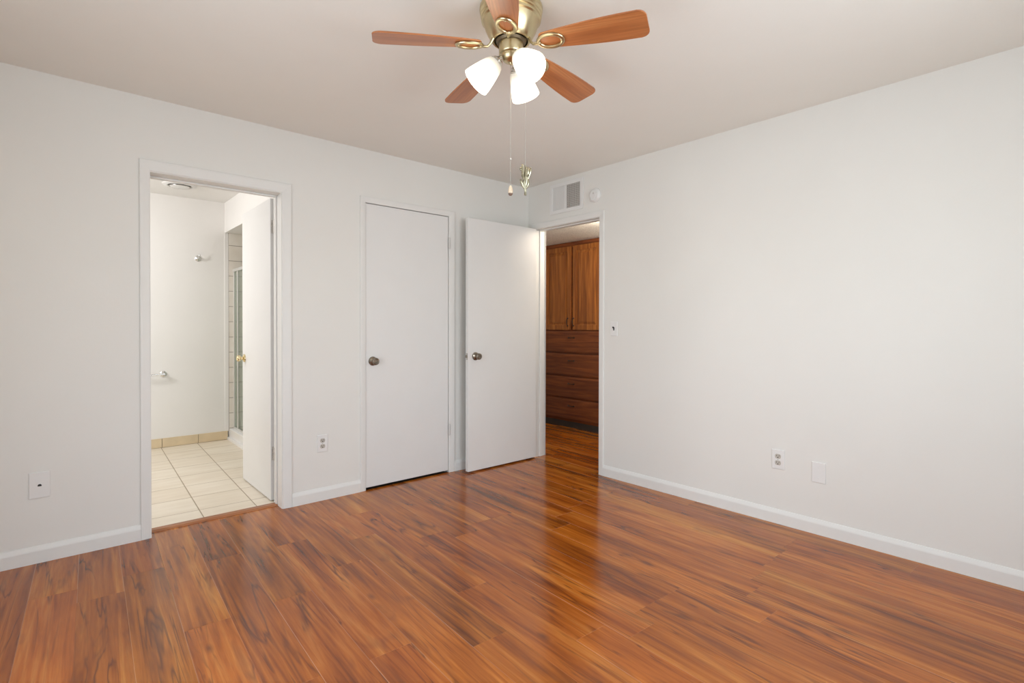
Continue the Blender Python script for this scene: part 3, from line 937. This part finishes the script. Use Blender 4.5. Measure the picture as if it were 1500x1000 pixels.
loc = (-0.051, YA, 0.386)
t = thing('phone_jack_plate', 'white wall plate with a small black jack hole, low left of bathroom doorway', 'wall plate', loc)
g = G(); plate_mesh(g, loc, (0, -1, 0), 0.080, 0.128, 0.007); g.build('cover_plate', 'plate', t)
m = frame_to(loc, (0, -1, 0))
g = G(); g.prism([(-0.0075, -0.0055), (0.0075, -0.0055), (0.0075, 0.001), (0.003, 0.0055), (-0.003, 0.0055), (-0.0075, 0.001)], 0.0045, 0.0074, m); g.build('jack_hole', 'black', t)
screws(t, m, (0.042, -0.042))

loc = (XB, 1.080, 0.351)
t = thing('blank_wall_plate', 'blank white cover plate on the right wall, right of the outlet', 'wall plate', loc)
g = G(); plate_mesh(g, loc, (-1, 0, 0), 0.072, 0.116); g.build('cover_plate', 'plate', t)
screws(t, frame_to(loc, (-1, 0, 0)), (0.030, -0.030))

loc = (XB, 2.527, 1.161)
t = thing('light_switch', 'white light switch plate with black toggle beside the hallway doorway', 'light switch', loc)
m = frame_to(loc, (-1, 0, 0))
g = G(); plate_mesh(g, loc, (-1, 0, 0), 0.066, 0.110); g.build('cover_plate', 'plate', t)
g = G(); lbox(g, m, -0.0055, 0.0055, -0.0125, 0.0125, 0.004, 0.0062, 0.0006)
lbox(g, m @ Matrix.Translation((0, 0.003, 0.004)) @ Matrix.Rotation(math.radians(-32), 4, 'X'), -0.0045, 0.0045, -0.004, 0.006, 0, 0.018, 0.0015); g.build('toggle', 'black', t)
screws(t, m, (0.030, -0.030))

# ------------------------------------------------ air vent over the hallway door
VY0, VY1, VZ0, VZ1 = 2.842, 3.226, 2.146, 2.402
t = thing('air_vent', 'white air vent with dark grid half, above the hallway doorway', 'air vent', (XB, (VY0 + VY1) / 2, VZ0))
g = G(); fx = XB - 0.008
mid0, mid1 = 3.028, 3.050
g.box(fx, XB, VY0, VY1, VZ0, VZ0 + 0.030, 0.002); g.box(fx, XB, VY0, VY1, VZ1 - 0.030, VZ1, 0.002)
g.box(fx, XB, VY0, VY0 + 0.034, VZ0 + 0.028, VZ1 - 0.028, 0.002); g.box(fx, XB, VY1 - 0.034, VY1, VZ0 + 0.028, VZ1 - 0.028, 0.002); g.box(fx, XB, mid0, mid1, VZ0 + 0.028, VZ1 - 0.028, 0.002)
g.build('frame', 'plate', t)
g = G(); g.box(XB - 0.0012, XB - 0.0002, VY0 + 0.02, VY1 - 0.02, VZ0 + 0.02, VZ1 - 0.02); g.build('duct_backing', 'duct', t)
g = G(); n = 14
for i in range(n):
    y = mid1 + (i + 0.5) * (VY1 - 0.034 - mid1) / n
    lbox(g, Matrix.Translation((XB - 0.004, y, (VZ0 + VZ1) / 2)) @ Matrix.Rotation(math.radians(76), 4, 'Z'), -0.0055, 0.0055, -0.0007, 0.0007, -(VZ1 - VZ0) / 2 + 0.028, (VZ1 - VZ0) / 2 - 0.028)
g.box(XB - 0.0035, XB - 0.0012, mid1, VY1 - 0.034, VZ0 + 0.028, VZ1 - 0.028)
g.build('louver_panel', 'plate', t)['label'] = 'closed white louvers'
g = G(); n = 12
for i in range(n):
    y = VY0 + 0.034 + (i + 0.5) * (mid0 - VY0 - 0.034) / n
    g.box(XB - 0.0065, XB - 0.0035, y - 0.0022, y + 0.0022, VZ0 + 0.028, VZ1 - 0.028)
for i in range(13):
    z = VZ0 + 0.03 + (i + 0.5) * (VZ1 - VZ0 - 0.06) / 13
    g.box(XB - 0.0045, XB - 0.0025, VY0 + 0.034, mid0, z - 0.0018, z + 0.0018)
g.build('grille', 'grille', t)['label'] = 'open grey grid'

# smoke detector
loc = (XB, 2.718, 2.228)
t = thing('smoke_detector', 'small round white smoke detector above the hallway doorway', 'smoke detector', loc)
m = frame_to(loc, (-1, 0, 0))
g = G(); g.lathe([(0.057, 0.0), (0.057, 0.010), (0.054, 0.0135), (0.052, 0.014), (0.050, 0.018), (0.043, 0.024), (0.034, 0.0255), (0.031, 0.0235), (0.028, 0.0235), (0.025, 0.0265), (0, 0.0275)], m, 48)
g.build('cover', 'plate', t, True)
g = G(); g.prism([(-0.005, 0.006), (0.005, 0.006), (0.0025, 0.020), (-0.0025, 0.020)], 0.0255, 0.0285, m); g.build('test_button', 'grille', t)

# ================================================================== BATHROOM THINGS
loc = (0.802, BY, 0.712)
t = thing('towel_bar', 'chrome towel bar low on the far bathroom wall', 'towel bar', loc)
for x in (0.802, 0.29):
    g = G(); g.lathe([(0.030, 0), (0.030, 0.004), (0.026, 0.009), (0.014, 0.013), (0.0095, 0.020), (0.0095, 0.052), (0.012, 0.056), (0.012, 0.068), (0.008, 0.072), (0, 0.073)], frame_to((x, BY, 0.712), (0, -1, 0)), 28)
    g.build('bracket', 'chrome', t, True)
g = G(); g.tube([(0.29, BY - 0.062, 0.712), (0.802, BY - 0.062, 0.712)], 0.0075, 14); g.build('bar', 'chrome', t, True)
loc = (1.096, BY, 1.850)
t = thing('robe_hook', 'small round chrome robe hook on the far bathroom wall', 'robe hook', loc)
g = G(); g.lathe([(0.030, 0), (0.030, 0.004), (0.026, 0.009), (0.013, 0.013), (0.009, 0.018), (0.0085, 0.036)], frame_to(loc, (0, -1, 0)), 28); g.build('base', 'chrome', t, True)
g = G(); g.tube([(1.096, BY - 0.030, 1.848), (1.096, BY - 0.046, 1.846), (1.098, BY - 0.056, 1.856), (1.101, BY - 0.058, 1.874), (1.101, BY - 0.058, 1.884)], [0.0085, 0.0075, 0.0065, 0.006, 0.0075], 12)
g.build('peg', 'chrome', t, True)
loc = (0.865, 5.50, H)
t = thing('exhaust_vent', 'round white exhaust vent in the bathroom ceiling', 'exhaust vent', loc)
m = Matrix.Translation(loc) @ Matrix.Rotation(PI, 4, 'X')
g = G(); g.lathe([(0.135, 0), (0.135, 0.004), (0.125, 0.010), (0.100, 0.014), (0.092, 0.010), (0.090, 0.001)], m, 56, cap=False); g.build('flange', 'plate', t, True)
g = G(); g.lathe([(0.0, 0.0012), (0.0895, 0.0012)], m, 40, cap=False); g.build('gap_backing', 'slot', t)
g = G(); g.lathe([(0.0, 0.004), (0.070, 0.004), (0.078, 0.012), (0.076, 0.020), (0.050, 0.026), (0, 0.027)], m, 48); g.build('cone', 'plate', t, True)
g = G(); g.lathe([(0.079, 0.011), (0.081, 0.016), (0.079, 0.0205), (0.0775, 0.0205)], m, 48, cap=False)
g.build('cone_ring', 'steel', t, True)

# shower enclosure on the curb
GX = 1.424
t = thing('shower_enclosure', 'chrome framed glass shower enclosure on the white curb', 'shower enclosure', (GX, 5.3, 0.112))
g = G()
g.box(GX - 0.014, GX + 0.014, SH0 + 0.012, BY - 0.013, 0.112, 0.134, 0.003)
g.box(GX - 0.016, GX + 0.016, SH0 + 0.012, BY - 0.013, 1.735, 1.765, 0.003)
g.box(GX - 0.012, GX + 0.012, BY - 0.040, BY - 0.0125, 0.134, 1.735, 0.002); g.box(GX - 0.012, GX + 0.012, SH0 + 0.0125, SH0 + 0.038, 0.134, 1.735, 0.002)
g.build('frame', 'alu', t)
for y in (5.845,):
    g = G(); g.box(GX - 0.012, GX - 0.001, y - 0.012, y + 0.012, 0.134, 1.735, 0.002); g.build('stile', 'alu', t)
g = G(); g.box(GX - 0.004, GX + 0.001, 5.30, BY - 0.040, 0.134, 1.735); g.build('glass_panel', 'showerglass', t)
g = G(); g.box(GX + 0.004, GX + 0.009, SH0 + 0.038, 5.38, 0.134, 1.735); g.build('glass_panel', 'showerglass', t)

# ================================================================== HALLWAY CABINET
CY0, CY1 = 3.640, 4.560
cab = thing('hall_cabinet', 'tall dark oak built-in cabinet in the hallway', 'cabinet', (CABX, 4.1, 0))
g = G()
XF = CABX + 0.004
g.box(XF, XF + 0.58, CY0, CY0 + 0.018, 0.07, 2.150); g.box(XF, XF + 0.58, CY1 - 0.018, CY1, 0.07, 2.150)
g.box(XF, XF + 0.58, CY0 + 0.018, CY1 - 0.018, 2.130, 2.150); g.box(XF, XF + 0.58, CY0 + 0.018, CY1 - 0.018, 0.07, 0.09)
g.box(XF + 0.56, XF + 0.58, CY0 + 0.018, CY1 - 0.018, 0.09, 2.130)
# face frame
g.box(XF, XF + 0.02, CY0 + 0.018, CY0 + 0.06, 0.09, 2.130); g.box(XF, XF + 0.02, CY1 - 0.06, CY1 - 0.018, 0.09, 2.130)
g.box(XF, XF + 0.02, CY0 + 0.06, CY1 - 0.06, 2.06, 2.130)
for z in (1.128, 0.866, 0.597, 0.338): g.box(XF, XF + 0.02, CY0 + 0.06, CY1 - 0.06, z - 0.02, z + 0.02)
g.box(XF, XF + 0.02, 4.065, 4.115, 1.14, 2.06); g.box(XF, XF + 0.02, CY0 + 0.06, CY1 - 0.06, 0.09, 0.11)
g.build('body', 'oakh', cab)
g = G(); g.box(XF - 0.016, XF, CY0, CY1, 2.112, 2.152, 0.004); g.build('top_rail', 'oakh', cab)
g = G(); g.box(XF + 0.0, XF + 0.02, CY0, CY1, 0, 0.071); g.build('toe_kick', 'kick', cab)


def cab_door(y0, y1, z0, z1, hy):
    xo = XF - 0.019
    g = G(); sw = 0.058
    g.box(xo, XF - 0.0005, y0, y0 + sw, z0, z1, 0.007); g.box(xo, XF - 0.0005, y1 - sw, y1, z0, z1, 0.007)
    g.box(xo, XF - 0.0005, y0 + sw - 0.002, y1 - sw + 0.002, z0, z0 + sw, 0.004); g.box(xo, XF - 0.0005, y0 + sw - 0.002, y1 - sw + 0.002, z1 - sw, z1, 0.004)
    d = g.build('door', 'oak', cab)
    g = G(); a, b, c, e = y0 + sw - 0.002, y1 - sw + 0.002, z0 + sw - 0.002, z1 - sw + 0.002
    bm = bmesh.new()
    q0 = [bm.verts.new((XF - 0.009, *p)) for p in ((a, c), (b, c), (b, e), (a, e))]
    q1 = [bm.verts.new((XF - 0.006, *p)) for p in ((a + 0.012, c + 0.012), (b - 0.012, c + 0.012), (b - 0.012, e - 0.012), (a + 0.012, e - 0.012))]
    q2 = [bm.verts.new((XF - 0.0145, *p)) for p in ((a + 0.040, c + 0.040), (b - 0.040, c + 0.040), (b - 0.040, e - 0.040), (a + 0.040, e - 0.040))]
    for A_, B_ in ((q0, q1), (q1, q2)):
        for k in range(4): bm.faces.new((A_[k], A_[(k + 1) % 4], B_[(k + 1) % 4], B_[k]))
    bm.faces.new(q2); back = [bm.verts.new((XF - 0.001, *p)) for p in ((a, c), (b, c), (b, e), (a, e))]
    for k in range(4): bm.faces.new((back[k], back[(k + 1) % 4], q0[(k + 1) % 4], q0[k]))
    bm.faces.new(back); bmesh.ops.recalc_face_normals(bm, faces=list(bm.faces)); g.add(bm)
    g.build('door_panel', 'oak', d)
    g = G()
    pull(g, hy, 1.228, True); g.build('door_pull', 'pull', d, True)
    return d


def pull(g, y, z, vert):
    xo = XF - 0.019; L = 0.048
    ax = (lambda s: (y, z + s)) if vert else (lambda s: (y + s, z))
    pts = [(xo, -L * 0.85), (xo - 0.016, -L * 0.8), (xo - 0.022, -L * 0.5), (xo - 0.024, 0), (xo - 0.022, L * 0.5), (xo - 0.016, L * 0.8), (xo, L * 0.85)]
    g.tube([(p[0], *ax(p[1])) for p in pts], [0.004, 0.004, 0.004, 0.005, 0.004, 0.004, 0.004], 10)
    for s in (-L * 0.9, L * 0.9):
        c = ax(s); g.sphere((xo - 0.001, c[0], c[1]), 0.009, 12, (0.35, 1, 1))


cab_door(4.106, CY1 - 0.028, 1.136, 2.106, 4.150)
cab_door(CY0 + 0.028, 4.080, 1.136, 2.106, 4.060)
for z0, z1 in ((0.872, 1.122), (0.603, 0.858), (0.344, 0.590), (0.090, 0.331)):
    g = G(); xo = XF - 0.019
    bm = bmesh.new(); a, b = CY0 + 0.028, CY1 - 0.028
    q0 = [bm.verts.new((XF - 0.0005, *p)) for p in ((a, z0), (b, z0), (b, z1), (a, z1))]
    q1 = [bm.verts.new((xo + 0.007, *p)) for p in ((a, z0), (b, z0), (b, z1), (a, z1))]
    q2 = [bm.verts.new((xo, *p)) for p in ((a + 0.016, z0 + 0.016), (b - 0.016, z0 + 0.016), (b - 0.016, z1 - 0.016), (a + 0.016, z1 - 0.016))]
    for A_, B_ in ((q0, q1), (q1, q2)):
        for k in range(4): bm.faces.new((A_[k], A_[(k + 1) % 4], B_[(k + 1) % 4], B_[k]))
    bm.faces.new(q0); bm.faces.new(q2); bmesh.ops.recalc_face_normals(bm, faces=list(bm.faces)); g.add(bm)
    d = g.build('drawer', 'oakh', cab)
    g = G(); pull(g, 4.096, z0 + (z1 - z0) * 0.69, False); g.build('drawer_pull', 'pull', d, True)
